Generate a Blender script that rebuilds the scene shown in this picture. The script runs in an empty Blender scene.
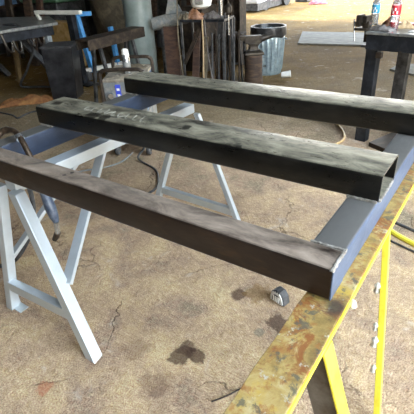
import bpy, bmesh, math, random
from mathutils import Vector, Matrix, noise
random.seed(7)
V = Vector
scene = bpy.context.scene
COL = scene.collection

# ------------------------------------------------------------------ mesh helpers
class MB:
    def __init__(s):
        s.bm = bmesh.new()
    def hexa(s, b, t):
        vs = [s.bm.verts.new(p) for p in list(b) + list(t)]
        n = len(b)
        s.bm.faces.new(vs[:n][::-1]); s.bm.faces.new(vs[n:])
        for i in range(n):
            j = (i + 1) % n
            s.bm.faces.new((vs[i], vs[j], vs[n + j], vs[n + i]))
        return s
    def box(s, x0, x1, y0, y1, z0, z1):
        b = [(x0, y0, z0), (x1, y0, z0), (x1, y1, z0), (x0, y1, z0)]
        return s.hexa(b, [(p[0], p[1], z1) for p in b])
    def obox(s, c, u, v, w, n):
        """box centred at c with axes u, v and half sizes in w"""
        c = V(c); u = V(u).normalized(); v = V(v).normalized(); k = u.cross(v)
        a, b, d = w
        def q(i, j, l): return c + u * a * i + v * b * j + k * d * l
        return s.hexa([q(-1, -1, -1), q(1, -1, -1), q(1, 1, -1), q(-1, 1, -1)],
                      [q(-1, -1, 1), q(1, -1, 1), q(1, 1, 1), q(-1, 1, 1)])
    def bar(s, p0, p1, w, h, side=(1, 0, 0), cut=None):
        """rectangular bar; w along side, h across. cut='z' keeps end faces level"""
        p0 = V(p0); p1 = V(p1); d = (p1 - p0).normalized()
        sd = V(side); sd = (sd - d * sd.dot(d)).normalized(); k = d.cross(sd)
        off = [(-1, -1), (1, -1), (1, 1), (-1, 1)]
        r0 = [p0 + sd * w / 2 * a + k * h / 2 * b for a, b in off]
        r1 = [p1 + sd * w / 2 * a + k * h / 2 * b for a, b in off]
        if cut == 'z':
            r0 = [q - d * ((q.z - p0.z) / d.z) for q in r0]
            r1 = [q - d * ((q.z - p1.z) / d.z) for q in r1]
        return s.hexa(r0, r1)
    def ring_loft(s, rings, close=True, caps=True):
        vr = [[s.bm.verts.new(p) for p in r] for r in rings]
        n = len(rings[0])
        for a, b in zip(vr, vr[1:]):
            for i in range(n if close else n - 1):
                j = (i + 1) % n
                s.bm.faces.new((a[i], a[j], b[j], b[i]))
        if caps:
            s.bm.faces.new(vr[0][::-1]); s.bm.faces.new(vr[-1])
        return s
    def cyl(s, p0, p1, r0, r1=None, n=20, caps=True):
        p0 = V(p0); p1 = V(p1); r1 = r0 if r1 is None else r1
        return s.tube([p0, p1], [r0, r1], n, caps)
    def tube(s, pts, r, n=12, caps=True):
        pts = [V(p) for p in pts]
        if not isinstance(r, (list, tuple)): r = [r] * len(pts)
        d0 = (pts[1] - pts[0]).normalized()
        ref = V((0, 0, 1)) if abs(d0.z) < .9 else V((1, 0, 0))
        a = d0.cross(ref).normalized()
        rings = []
        for i, p in enumerate(pts):
            d = (pts[min(i + 1, len(pts) - 1)] - pts[max(i - 1, 0)]).normalized()
            a = (a - d * a.dot(d)).normalized(); b = d.cross(a)
            rings.append([p + (a * math.cos(t) + b * math.sin(t)) * r[i]
                          for t in [2 * math.pi * k / n for k in range(n)]])
        return s.ring_loft(rings, True, caps)
    def lathe(s, c, prof, n=32, axis=None, caps=True):
        c = V(c); ax = V(axis).normalized() if axis else V((0, 0, 1))
        ref = V((1, 0, 0)) if abs(ax.x) < .9 else V((0, 1, 0))
        a = (ref - ax * ref.dot(ax)).normalized(); b = ax.cross(a)
        rings = [[c + ax * z + (a * math.cos(t) + b * math.sin(t)) * r
                  for t in [2 * math.pi * k / n for k in range(n)]] for r, z in prof]
        return s.ring_loft(rings, True, caps)
    def prism(s, poly, d):
        poly = [V(p) for p in poly]; d = V(d)
        return s.hexa(poly, [p + d for p in poly])

def smooth_path(pts, k=6):
    pts = [V(p) for p in pts]; P = [pts[0]] + pts + [pts[-1]]; out = []
    for i in range(1, len(P) - 2):
        a, b, c, d = P[i - 1], P[i], P[i + 1], P[i + 2]
        for j in range(k):
            t = j / k
            out.append(.5 * ((2 * b) + (c - a) * t + (2 * a - 5 * b + 4 * c - d) * t * t + (3 * b - a - 3 * c + d) * t ** 3))
    out.append(pts[-1]); return out

def obj(name, mb, mat, parent=None, bevel=0, smooth=False, sub=0, seg=2, angle=35):
    me = bpy.data.meshes.new(name)
    bmesh.ops.recalc_face_normals(mb.bm, faces=mb.bm.faces)
    base = V((0, 0, 0))
    if parent is not None:
        base = V(parent['_base']) if '_base' in parent else V((0, 0, 0))
    else:
        zs = [v.co for v in mb.bm.verts]
        base = V((sum(v.x for v in zs) / len(zs), sum(v.y for v in zs) / len(zs), min(v.z for v in zs)))
        if name == 'floor': base = V((0, 0, 0))
    for v in mb.bm.verts: v.co -= base
    mb.bm.to_mesh(me); mb.bm.free()
    if smooth:
        for p in me.polygons: p.use_smooth = True
        if angle: me.set_sharp_from_angle(angle=math.radians(angle))
    me.materials.append(mat)
    o = bpy.data.objects.new(name, me); COL.objects.link(o)
    if parent is not None:
        o.parent = parent
    else:
        o.location = base
    o['_base'] = list(base)
    if bevel:
        m = o.modifiers.new('bevel', 'BEVEL'); m.width = bevel; m.segments = seg; m.limit_method = 'ANGLE'
        m.angle_limit = math.radians(30)
    if sub:
        m = o.modifiers.new('sub', 'SUBSURF'); m.levels = sub; m.render_levels = sub
    return o

def thing(name, label, cat, base, group=None):
    o = bpy.data.objects.new(name, None); COL.objects.link(o)
    o.location = base; o['_base'] = list(base); o.empty_display_size = .1
    o['label'] = label; o['category'] = cat
    if group: o['group'] = group
    return o
def tag(o, label, cat, group=None, kind=None):
    o['label'] = label; o['category'] = cat
    if group: o['group'] = group
    if kind: o['kind'] = kind
    return o
def struct(name, mb, mat, **k):
    o = obj(name, mb, mat, **k); o['kind'] = 'structure'; return o

# ------------------------------------------------------------------ material helpers
def hexc(h):
    c = [int(h[i:i + 2], 16) / 255 for i in (0, 2, 4)]
    return tuple([x / 12.92 if x < .04045 else ((x + .055) / 1.055) ** 2.4 for x in c] + [1])
class NT:
    def __init__(s, name):
        s.m = bpy.data.materials.new(name); s.m.use_nodes = True
        s.t = s.m.node_tree; s.n = s.t.nodes; s.l = s.t.links
        s.b = s.n['Principled BSDF']; s.tc = s.n.new('ShaderNodeTexCoord')
    def link(s, a, b): s.l.new(a, b); return s
    def mapping(s, scale=(1, 1, 1), rot=(0, 0, 0), loc=(0, 0, 0), src='Object'):
        m = s.n.new('ShaderNodeMapping'); s.l.new(s.tc.outputs[src], m.inputs[0])
        m.inputs['Scale'].default_value = scale; m.inputs['Rotation'].default_value = rot; m.inputs['Location'].default_value = loc
        return m.outputs[0]
    def noise(s, vec, scale, detail=4, rough=.6, dist=0):
        m = s.n.new('ShaderNodeTexNoise'); s.l.new(vec, m.inputs['Vector'])
        m.inputs['Scale'].default_value = scale; m.inputs['Detail'].default_value = detail
        m.inputs['Roughness'].default_value = rough; m.inputs['Distortion'].default_value = dist
        return m.outputs['Fac']
    def ramp(s, fac, stops):
        r = s.n.new('ShaderNodeValToRGB'); s.l.new(fac, r.inputs[0]); e = r.color_ramp.elements
        while len(e) < len(stops): e.new(.5)
        for i, (p, c) in enumerate(stops):
            e[i].position = p; e[i].color = hexc(c) if isinstance(c, str) else (c, c, c, 1)
        return r.outputs[0]
    def mix(s, fac, a, b, mode='MIX'):
        m = s.n.new('ShaderNodeMix'); m.data_type = 'RGBA'; m.blend_type = mode
        for inp, v in ((m.inputs[0], fac), (m.inputs[6], a), (m.inputs[7], b)):
            if isinstance(v, (int, float)): inp.default_value = v if inp == m.inputs[0] else (v, v, v, 1)
            elif isinstance(v, str): inp.default_value = hexc(v)
            else: s.l.new(v, inp)
        return m.outputs[2]
    def math(s, op, a, b=0, c=None):
        m = s.n.new('ShaderNodeMath'); m.operation = op
        for i, v in enumerate((a, b) if c is None else (a, b, c)):
            if isinstance(v, (int, float)): m.inputs[i].default_value = v
            else: s.l.new(v, m.inputs[i])
        return m.outputs[0]
    def vmath(s, op, a, b):
        m = s.n.new('ShaderNodeVectorMath'); m.operation = op
        for i, v in enumerate((a, b)):
            if isinstance(v, (tuple, list)): m.inputs[i].default_value = v
            else: s.l.new(v, m.inputs[i])
        return m.outputs['Value'] if op in ('LENGTH', 'DISTANCE') else m.outputs[0]
    def bump(s, h, strength=.3, dist=.01):
        m = s.n.new('ShaderNodeBump'); s.l.new(h, m.inputs['Height'])
        m.inputs['Strength'].default_value = strength; m.inputs['Distance'].default_value = dist
        s.l.new(m.outputs[0], s.b.inputs['Normal'])
    def out(s, col=None, rough=.6, metal=0, spec=None, trans=0):
        if col is not None:
            if isinstance(col, str): s.b.inputs['Base Color'].default_value = hexc(col)
            else: s.l.new(col, s.b.inputs['Base Color'])
        for k, v in (('Roughness', rough), ('Metallic', metal)):
            if isinstance(v, (int, float)): s.b.inputs[k].default_value = v
            else: s.l.new(v, s.b.inputs[k])
        if spec is not None: s.b.inputs['Specular IOR Level'].default_value = spec
        if trans: s.b.inputs['Transmission Weight'].default_value = trans
        return s.m

def plain(name, c, rough=.6, metal=0, var=.25, scale=12, bump=.15, trans=0):
    """a colour with gentle grime variation"""
    n = NT(name); v = n.mapping(); f = n.noise(v, scale, 5, .65)
    dark = n.mix(var, c, '1a1613'); light = n.mix(var * .4, c, 'ffffff')
    r = n.ramp(f, [(.32, 0.0), (.72, 1.0)])
    col = n.mix(r, dark, light)
    if bump: n.bump(f, bump, .004)
    return n.out(col, rough, metal, trans=trans)

def worn(name, base, spot, second=None, rough=.5, metal=.3, scale=9, thr=.55, stretch=(1, 1, 1), bump=.2, w2=.6):
    n = NT(name); v = n.mapping(stretch)
    f = n.noise(v, scale, 6, .65, .4); g = n.noise(v, scale * 3.1, 5, .7)
    col = n.mix(n.ramp(f, [(thr - .06, 0.), (thr + .08, 1.)]), base, spot)
    if second:
        h = n.noise(n.mapping(stretch, loc=(3, 7, 1)), scale * 1.7, 6, .7, .6)
        col = n.mix(n.ramp(h, [(w2, 0.), (w2 + .08, 1.)]), col, second)
    col = n.mix(.35, col, n.ramp(g, [(.3, '30302e'), (.7, 'e0ddd6')]), 'OVERLAY')
    n.bump(g, bump, .003)
    return n.out(col, rough, metal)

# ------------------------------------------------------------------ materials
def floor_mat():
    n = NT('shop floor'); v = n.mapping()
    big = n.noise(v, .55, 4, .55); mid = n.noise(v, 3.2, 6, .62, .3); fine = n.noise(v, 38, 5, .7); grit = n.noise(v, 150, 3, .7)
    col = n.ramp(mid, [(.28, 'b4a48a'), (.45, 'd0c0a4'), (.6, 'dccfb4'), (.78, 'e6dcc6')])
    far = n.ramp(n.noise(v, 1.3, 5, .6, .5), [(.35, '7c6232'), (.65, '9a7a42')])
    # the floor turns darker and browner toward the back
    sep = n.n.new('ShaderNodeSeparateXYZ'); n.l.new(v, sep.inputs[0])
    dist = n.math('ADD', n.math('MULTIPLY', sep.outputs[0], -.6), n.math('MULTIPLY', sep.outputs[1], .8))
    dist = n.math('ADD', dist, n.math('MULTIPLY', n.math('SUBTRACT', big, .5), 1.6))
    mr = n.n.new('ShaderNodeMapRange'); n.l.new(dist, mr.inputs[0]); mr.inputs[1].default_value = 1.8; mr.inputs[2].default_value = 6.0
    col = n.mix(mr.outputs[0], col, far)
    col = n.mix(.6, col, n.ramp(fine, [(.3, '5f564c'), (.5, '848280'), (.72, 'c4bcb2')]), 'OVERLAY')
    col = n.mix(.65, col, n.ramp(grit, [(.36, '4e4c4a'), (.6, 'c4c2be')]), 'OVERLAY')
    # worn darker patches
    p = n.noise(n.mapping(loc=(5, 2, 0)), 1.9, 6, .65, .8)
    col = n.mix(n.math('MULTIPLY', n.ramp(p, [(.56, 0.), (.68, 1.)]), .35), col, '6e5c4e')
    pl = n.noise(n.mapping(loc=(1, 9, 0)), 5.5, 6, .7, .9)
    col = n.mix(n.math('MULTIPLY', n.ramp(pl, [(.6, 0.), (.68, 1.)]), .4), col, 'd2c6b6')
    # oil and water stains, and one painted reflection, with their own ragged outline
    wob = n.noise(v, 17, 4, .6)
    for (x, y, r, s, c) in [(-.65, .10, .062, .8, '4f3c30'), (-.60, .13, .05, .8, '4f3c30'), (-.66, .15, .045, .7, '4f3c30'),
                            (-.645, .578, .048, .8, '5a4638'), (-.37, .50, .065, .75, '4c3a30'), (-.66, -.07, .075, .4, '6a5040'),
                            (-.56, .64, .075, .55, '8a6a3c'), (-.42, .40, .03, .5, '6f7466'), (-.85, .02, .07, .3, '6a5040'),  # yellow-brown spot: soft shadow and reflection left of the tape measure, painted in
                            (.42, .62, .20, .55, '58453a'), (.62, .40, .16, .4, '58453a'), (-1.05, -.34, .04, .5, 'a8512c'),
                            (.3, .95, .16, .35, '6a5648'), (-2.0, 1.0, .1, .35, '6a5648')]:
        d = n.vmath('DISTANCE', v, (x, y, 0))
        d = n.math('ADD', d, n.math('MULTIPLY', n.math('SUBTRACT', wob, .5), r * 1.9))
        m2 = n.n.new('ShaderNodeMapRange'); n.l.new(d, m2.inputs[0]); m2.inputs[1].default_value = r; m2.inputs[2].default_value = r * .72
        m2.inputs[3].default_value = 0; m2.inputs[4].default_value = s
        col = n.mix(m2.outputs[0], col, c)
    # hairline cracks
    wv = n.n.new('ShaderNodeVectorMath'); wv.operation = 'ADD'; n.l.new(v, wv.inputs[0])
    nn = n.n.new('ShaderNodeTexNoise'); n.l.new(v, nn.inputs[0]); nn.inputs['Scale'].default_value = 5; nn.inputs['Detail'].default_value = 5
    sc = n.n.new('ShaderNodeVectorMath'); sc.operation = 'SCALE'; n.l.new(nn.outputs['Color'], sc.inputs[0]); sc.inputs['Scale'].default_value = .28
    n.l.new(sc.outputs[0], wv.inputs[1])
    vo = n.n.new('ShaderNodeTexVoronoi'); vo.feature = 'DISTANCE_TO_EDGE'; n.l.new(wv.outputs[0], vo.inputs['Vector']); vo.inputs['Scale'].default_value = 1.25
    ck = n.ramp(vo.outputs['Distance'], [(0., 1.), (.007, 0.)])
    ck = n.math('MULTIPLY', ck, n.ramp(n.noise(v, 2.2, 3), [(.45, 0.), (.6, .6)]))
    col = n.mix(ck, col, '54463c')
    h = n.math('ADD', n.math('MULTIPLY', mid, .6), n.math('MULTIPLY', fine, .5))
    h = n.math('ADD', h, n.math('MULTIPLY', grit, .18)); h = n.math('SUBTRACT', h, n.math('MULTIPLY', ck, .5))
    n.bump(h, 1.0, .03)
    return n.out(col, .9, 0, spec=.15)

def steel_mat(name, stops, streak='b9b7a6', samt=.5, rough=(.25, .6), metal=.75, dusty=.5, stretch=(1, 3, 3), rust=None, extra=None):
    n = NT(name); v = n.mapping(stretch)
    f = n.noise(v, 3.2, 6, .65, .5); g = n.noise(v, 11, 6, .7, .3); fine = n.noise(n.mapping((2, 22, 22)), 14, 4, .6)
    col = n.ramp(f, stops)
    d = n.ramp(g, [(.5, 0.), (.68, 1.)]); d = n.math('MULTIPLY', d, samt)
    col = n.mix(d, col, streak)
    if rust:
        r = n.noise(n.mapping(stretch, loc=(4, 4, 4)), 5, 6, .7, .7)
        col = n.mix(n.math('MULTIPLY', n.ramp(r, [(.55, 0.), (.66, 1.)]), rust[1]), col, rust[0])
    col = n.mix(.25, col, n.ramp(fine, [(.3, '404040'), (.7, 'c0c0c0')]), 'OVERLAY')
    if extra: col = extra(n, col)
    ro = n.n.new('ShaderNodeMapRange'); n.l.new(g, ro.inputs[0]); ro.inputs[1].default_value = .3; ro.inputs[2].default_value = .7
    ro.inputs[3].default_value = rough[0]; ro.inputs[4].default_value = rough[1]
    n.bump(g, .12, .003)
    return n.out(col, ro.outputs[0], metal)

def blotch(spots, c, amt=.85):
    """dark dropped-oil marks at given places"""
    def f(n, col):
        v = n.mapping(); w = n.noise(v, 24, 3)
        for (x, y, z, r) in spots:
            d = n.vmath('DISTANCE', v, (x, y, z))
            d = n.math('ADD', d, n.math('MULTIPLY', n.math('SUBTRACT', w, .5), r * 1.6))
            m2 = n.n.new('ShaderNodeMapRange'); n.l.new(d, m2.inputs[0]); m2.inputs[1].default_value = r; m2.inputs[2].default_value = r * .8
            m2.inputs[4].default_value = amt
            col = n.mix(m2.outputs[0], col, c)
        return col
    return f

def top_dust_light(c, lo, hi, amt, scale=7, stretch=(1, 2.2, 2.2), more=None):
    """dust and scuffs, with light painted in, on faces that look up"""
    def f(n, col):
        g = n.n.new('ShaderNodeNewGeometry'); sp = n.n.new('ShaderNodeSeparateXYZ'); n.l.new(g.outputs['True Normal'], sp.inputs[0])
        up = n.ramp(sp.outputs[2], [(.6, 0.), (.95, 1.)])
        a = n.noise(n.mapping(stretch, loc=(2, 2, 2)), scale, 7, .72, .5)
        k = n.math('MULTIPLY', n.math('MULTIPLY', n.ramp(a, [(lo, 0.), (hi, 1.)]), up), amt)
        col = n.mix(k, col, c)
        if more: col = more(n, col)
        return col
    return f
M = {}
M['floor'] = floor_mat()
M['tubeA'] = steel_mat('brown mill scale steel', [(.3, '1c1510'), (.5, '261c17'), (.62, '2e241e'), (.75, '372d26')], '4a3d33', .3, (.28, .55), .3,
                       rust=('6a4826', .2), extra=top_dust_light('bcaa98', .30, .68, .85, 5, more=blotch([(-.225, -.53, .105, .009), (-.235, -.56, .105, .009)], '1c1410')))
M['tubeB'] = steel_mat('black mill scale steel', [(.3, '0f0f0e'), (.5, '171715'), (.62, '1f1e1b'), (.75, '292723')], '3a3831', .25, (.22, .48), .35,
                       extra=top_dust_light('b4ad96', .33, .66, .9, more=blotch([(-.46, -.175, .215, .05), (-.38, -.18, .2, .035), (.05, -.12, .22, .03), (-.80, -.12, .205, .035), (.35, -.2, .16, .05)], '121210')))  # top colour holds dust and also the warm sheen of the tubes
M['crossbar'] = steel_mat('grey steel', [(.3, '46536b'), (.55, '57667f'), (.75, '6a7890')], '8290a5', .3, (.35, .55), .15, stretch=(3, 1, 3), extra=top_dust_light('5e5c57', .0, .1, .96, 5))  # sky blue painted into the sides; flat grey layer keeps the tops neutral
M['crossbar_shaded'] = steel_mat('shaded blue grey steel', [(.3, '252e3d'), (.55, '303b4e'), (.75, '3d4a5f')], '4c596d', .3, (.3, .5), .2, stretch=(3, 1, 3), extra=top_dust_light('5e5c57', .0, .1, .9, 5))  # shaded copy of the crossbar steel for the left end tube
M['weld'] = plain('weld bead', 'a69f90', .4, .4, .6, 60, .6)
M['galv'] = plain('silver paint', 'bcc4c8', .38, .45, .12, 9, .05)
M['yellow'] = worn('yellow paint', 'e8da48', 'dccb38', '8a6d1c', .45, 0, 6, .6, bump=.1, w2=.72)
def rusty():
    n = NT('rusty yellow plate'); v = n.mapping()
    a = n.noise(v, 12, 8, .72, .5); b = n.noise(n.mapping(loc=(2, 5, 1)), 9, 8, .74, .8); c = n.noise(n.mapping(loc=(7, 1, 3)), 17, 8, .76, .6)
    col = n.ramp(a, [(.32, '64502a'), (.45, '8c7440'), (.55, 'a28a50'), (.68, 'b4a478')])
    col = n.mix(n.ramp(n.noise(n.mapping(loc=(9, 9, 9)), 7, 7, .72, .5), [(.53, 0.), (.63, .6)]), col, 'b8982e')
    col = n.mix(n.ramp(b, [(.52, 0.), (.58, .85)]), col, '7c4418')
    col = n.mix(n.ramp(n.noise(n.mapping(loc=(4, 1, 6)), 24, 7, .72), [(.52, 0.), (.6, .7)]), col, '8d5c2a')
    col = n.mix(n.ramp(c, [(.55, 0.), (.60, .8)]), col, '4c4c42')
    col = n.mix(n.ramp(n.noise(n.mapping(loc=(1, 3, 9)), 26, 7, .72), [(.61, 0.), (.66, .7)]), col, 'b0b2a6')
    # soot where the frame was welded
    w = n.noise(v, 30, 4); d = n.math('ADD', n.vmath('DISTANCE', v, (.02, -.41, .715)), n.math('MULTIPLY', n.math('SUBTRACT', w, .5), .06))
    m2 = n.n.new('ShaderNodeMapRange'); n.l.new(d, m2.inputs[0]); m2.inputs[1].default_value = .05; m2.inputs[2].default_value = .015; m2.inputs[4].default_value = .85
    col = n.mix(m2.outputs[0], col, '26241f')
    n.bump(c, .5, .004)
    return n.out(col, .55, .1)
M['rusty'] = rusty()
M['web_shade'] = plain('dark brown steel', '40300f', .6, 0, .3)  # dark tone stands for the shade inside the yellow leg angle
M['rustrag'] = worn('rust brown cloth', '7a4e28', '96693c', '4a3220', .85, 0, 8, .5)
M['rust_edge'] = worn('orange rust', 'b4772c', 'c9b26a', 'a0521c', .7, 0, 14, .5, bump=.4)
M['black_steel'] = worn('dark steel', '22262c', '343840', '4a4036', .45, .5, 7, .52)
M['dark'] = plain('black paint', '121315', .45, .2, .3)
M['brownwood'] = worn('weathered plank', '3a2c22', '544131', '201813', .75, 0, 6, .5, (1, 1, 5), .4)
M['dark_rust'] = worn('dark rusty iron', '2f2720', '4c4034', '1c1815', .6, .4, 9, .52)
M['bluepaint'] = plain('sky blue paint', '2f8fd0', .4, 0, .25, 15)
M['blackbox'] = plain('charcoal plastic', '0e1119', .35, .1, .15, 5, .03)
M['blackbox_side'] = M['blackbox']
M['pillar'] = plain('grey green column paint', '6f7d78', .4, 0, .25, 3, .05)
M['tan'] = worn('sacking', '5a5142', '746954', '3a3226', .9, 0, 5, .5, bump=.5)
M['white'] = plain('white paint', 'e4e2d8', .5, 0, .2, 10)
M['green'] = plain('green paint', '17683a', .5, 0, .4, 8)
M['ypaint'] = plain('ochre paint', 'c29320', .5, 0, .5, 8)
M['rubber'] = plain('black rubber', '17181a', .6, 0, .2)
M['steeltop'] = worn('scraped steel plate', '8b8f90', 'a9acaa', '5b5d5c', .32, .6, 5, .5, (1, 3, 1))
M['galvcan'] = worn('galvanised sheet', 'a3b8c2', 'bccfd6', '7c8c94', .25, .6, 9, .5)
M['bag'] = plain('black plastic bag', '060607', .35, 0, .1, 30, .3)
M['iron'] = worn('forged iron', '35302b', '4c453b', '201d1a', .45, .6, 8, .5)
M['rope'] = plain('beige cord', 'b89a6a', .8, 0, .3, 40)
M['orange'] = plain('orange leather', 'a8651c', .75, 0, .5, 14)
M['brown'] = plain('brown leather', '3f2e1c', .8, 0, .5, 14)
M['redcloth'] = plain('red cloth', '9c2438', .85, 0, .4, 12)
M['red'] = plain('red label', 'd0182c', .4, 0, .05)
M['bluelab'] = plain('blue label', '2e9ac6', .4, 0, .05)
M['paper'] = plain('white paper', 'f0efe8', .8, 0, .05)
M['welderblue'] = plain('mid blue sheet metal', '3d6f9e', .4, .1, .4, 9)
M['weldergrey'] = worn('dusty grey enamel', '7a7f80', '96938a', '5a564e', .6, .1, 9, .5)
M['dusty'] = worn('dusty cardboard', '8a8274', 'a69c8a', '6a6054', .9, 0, 9, .5)
M['copper'] = worn('bronze gooseneck', '4c4036', '6d5b4a', '2c2622', .35, .7, 20, .5)
M['chrome'] = plain('polished steel', 'c8ccce', .2, .9, .15)
M['torchblue'] = plain('dark blue grip', '14304c', .4, 0, .3, 30)
M['concrete_plate'] = worn('scuffed floor plate', '68645a', '7d796e', '58554c', .85, .1, 4, .5, (1, 3, 1))
M['shed'] = plain('dark shed wall', '1c1815', .8, 0, .5, 2)
M['roof'] = plain('roof sheet', '3a3631', .7, .1, .3, 2)
M['redbrown'] = worn('red brown board', '3e2c24', '553e30', '281c17', .7, 0, 5, .5, (1, 1, 4), .3)
M['lightwood'] = worn('light timber', '6f5838', '86704c', '4c3b25', .7, 0, 6, .5, (3, 3, 1), .3)
M['van'] = plain('pale grey panel', 'c9ccd2', .4, 0, .1, 3)
def glassy(name, c, rough=.05):
    n = NT(name); return n.out(c, rough, 0, trans=.9)
M['clear'] = glassy('clear plastic', 'f2f6f8', .12); M['redliq'] = glassy('red drink', 'e01828', .1)
M['chalk'] = plain('chalk', '8d8b80', .9, 0, .1)
M['tape'] = plain('white tape', 'dedbd0', .7, 0, .2)

# ------------------------------------------------------------------ setting
mb = MB(); N = 1
mb.box(-40, 40, -8, 60, -.2, 0)
struct('floor', mb, M['floor'])['label'] = 'dusty concrete and earth floor'
struct('wall_left', MB().box(-9.2, -9.0, -6, 10.2, 0, 5), M['shed'])
struct('wall_back', MB().box(-9.2, 4.5, -4.2, -4.0, 0, 5), M['shed'])
struct('ceiling_blocker', MB().box(-9.4, .9, -4.2, 11.0, 5, 5.15).box(.9, 5.2, 2.8, 11.0, 5, 5.15).box(.9, 5.2, -4.2, -1.0, 5, 5.15), M['roof'])  # unseen slabs, added and cut to steer daylight on the floor
struct('wall_inner_backdrop', MB().box(-9.0, -4.3, 6.3, 6.45, 0, 5), M['shed'])  # added dark backdrop that blackens the gaps behind the clutter
struct('wall_right_blocker', MB().box(5.0, 5.2, 2.8, 11.0, 0, 5), M['shed'])  # unseen, added to keep side daylight off the far floor
struct('wall_far_blocker', MB().box(-9.2, 5.2, 11.0, 11.2, 2.6, 5).box(2.2, 5.2, 11.0, 11.2, 0, 2.6), M['shed'])  # unseen, added to narrow the daylight from the far end

# ------------------------------------------------------------------ welded steel frame
ZT = .82; ZB = .7145; T = .006
def hollow(mb, axis, a0, a1, u0, u1, z0, z1, t=T, r=.012, k=4):
    """hollow rectangular tube with round corners, open at both ends"""
    def ring(a, ins):
        pts = []
        U0, U1, Z0, Z1 = u0 + ins, u1 - ins, z0 + ins, z1 - ins; rr = max(r - ins, .003)
        for (cx, cz, s) in ((U1 - rr, Z1 - rr, 0), (U0 + rr, Z1 - rr, 90), (U0 + rr, Z0 + rr, 180), (U1 - rr, Z0 + rr, 270)):
            for i in range(k + 1):
                th = math.radians(s + 90 * i / k); u = cx + rr * math.cos(th); z = cz + rr * math.sin(th)
                pts.append((a, u, z) if axis == 'x' else (u, a, z))
        return pts
    rings = [ring(a0, 0), ring(a1, 0), ring(a1, t), ring(a0, t), ring(a0, 0)]
    vr = [[mb.bm.verts.new(p) for p in q] for q in rings[:4]]; vr.append(vr[0])
    n = len(rings[0])
    for A, B in zip(vr, vr[1:]):
        for i in range(n):
            j = (i + 1) % n; mb.bm.faces.new((A[i], A[j], B[j], B[i]))
    return mb
def bead(pts, r=.0055):
    P = []; n = 0
    pts = [V(p) for p in pts]
    path = []
    for a, b in zip(pts, pts[1:]):
        m = max(2, int((b - a).length / .006))
        path += [a.lerp(b, i / m) for i in range(m)]
    path.append(pts[-1])
    rad = [r * (1 + .16 * math.sin(i * 1.9) + .15 * random.uniform(-1, 1)) for i in range(len(path))]
    return MB().tube(path, rad, 7)
fr = thing('welded_frame', 'long rectangular welded frame of dark steel box tubes lying across the two sawhorses', 'steel frame', (-.87, .6, ZB))
a = obj('side_tube', hollow(MB(), 'x', -1.95, -.004, 0, .099, ZB, ZT, r=.011), M['tubeA'], fr, smooth=True)
a['label'] = 'brown narrow box tube nearest the camera'
e1 = obj('end_tube', hollow(MB(), 'y', .100, 1.34, -.099, 0, ZB + .0005, ZT - .0005, r=.008), M['crossbar'], fr, smooth=True)
e1['label'] = 'grey end tube over the yellow sawhorse'
# end plate face that closes the near corner
obj('end_cap', MB().box(-.004, .0005, .002, .1, ZB + .001, ZT - .002), M['crossbar'], fr, bevel=.0015)
e2 = obj('end_tube', hollow(MB(), 'y', .100, 1.34, -1.735, -1.634, ZB + .0005, ZT - .0005, r=.008), M['crossbar_shaded'], fr, smooth=True)
e2['label'] = 'grey end tube over the silver sawhorse'
HB = .0985
b = obj('deck_tube', hollow(MB(), 'x', -1.741, .002, .395, .592, ZT, ZT + HB, r=.014), M['tubeB'], fr, smooth=True)
b['label'] = 'wide black box tube in the middle, open right end'
obj('cut_rim', hollow(MB(), 'x', .002, .0035, .395, .592, ZT, ZT + HB, r=.014, t=.004), M['chrome'], b)
c = obj('deck_tube', hollow(MB(), 'x', -1.735, .002, 1.043, 1.242, ZT, ZT + HB, r=.014), M['tubeB'], fr, smooth=True)
c['label'] = 'wide black box tube at the far side'
obj('weld_bead', bead([(-.102, .1, ZT - .004), (-.06, .1, ZT - .003), (0, .1, ZT - .002)], .0065), M['weld'], a, smooth=True)
obj('weld_bead', bead([(-.005, .002, ZT - .008), (-.004, .01, ZT - .002), (-.004, .05, ZT), (-.004, .1, ZT - .002)], .006), M['weld'], a, smooth=True)
obj('weld_bead', bead([(-.1, .397, ZT + .001), (-.002, .397, ZT + .001)], .006), M['weld'], b, smooth=True)
obj('weld_bead', bead([(.002, .41, ZT + .001), (.002, .575, ZT + .001)], .005), M['weld'], b, smooth=True)
obj('weld_bead', bead([(-1.73, .397, ZT + .001), (-1.64, .397, ZT + .001)], .006), M['weld'], b, smooth=True)
obj('weld_bead', bead([(-1.73, 1.041, ZT + .001), (-1.64, 1.041, ZT + .001)], .006), M['weld'], c, smooth=True)
# chalk strokes on the left of the middle tube
mb = MB()
x = -1.46
for i in range(9):
    y0 = .455 + random.uniform(-.005, .005)
    p = smooth_path([(x, y0 + .06, ZT + HB + .0006), (x + .012, y0 + .02, ZT + HB + .0006), (x + .028, y0, ZT + HB + .0006), (x + .04, y0 + .05 * random.random(), ZT + HB + .0006)], 4)
    mb.tube(p, .0011, 5); x += .047
obj('chalk_marks', mb, M['chalk'], b)

# ------------------------------------------------------------------ silver sawhorse
sh = thing('sawhorse', 'silver painted steel sawhorse with splayed legs under the left end of the frame', 'sawhorse', (-1.35, .6, 0), None)
obj('top_beam', MB().bar((-1.505, .02, .684), (-1.455, 1.33, .684), .085, .058, (1, 0, 0)), M['galv'], sh, bevel=.003)
obj('leg', MB().bar((-.987, -.115, 0), (-1.455, .012, .67), .05, .055, (1, 0, 0), 'z'), M['galv'], sh, bevel=.003)
obj('leg', MB().bar((-1.61, -.115, 0), (-1.585, .012, .67), .05, .045, (1, 0, 0), 'z'), M['galv'], sh, bevel=.003)
obj('leg', MB().bar((-.92, 1.09, 0), (-1.36, 1.28, .67), .032, .035, (1, 0, 0), 'z'), M['galv'], sh, bevel=.003)
obj('leg', MB().bar((-1.66, 1.12, 0), (-1.50, 1.29, .67), .04, .04, (1, 0, 0), 'z'), M['galv'], sh, bevel=.003)
obj('stretcher', MB().bar((-1.59, -.092, .145), (-1.10, -.085, .175), .04, .055, (0, 1, 0)), M['galv'], sh, bevel=.002)
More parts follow.
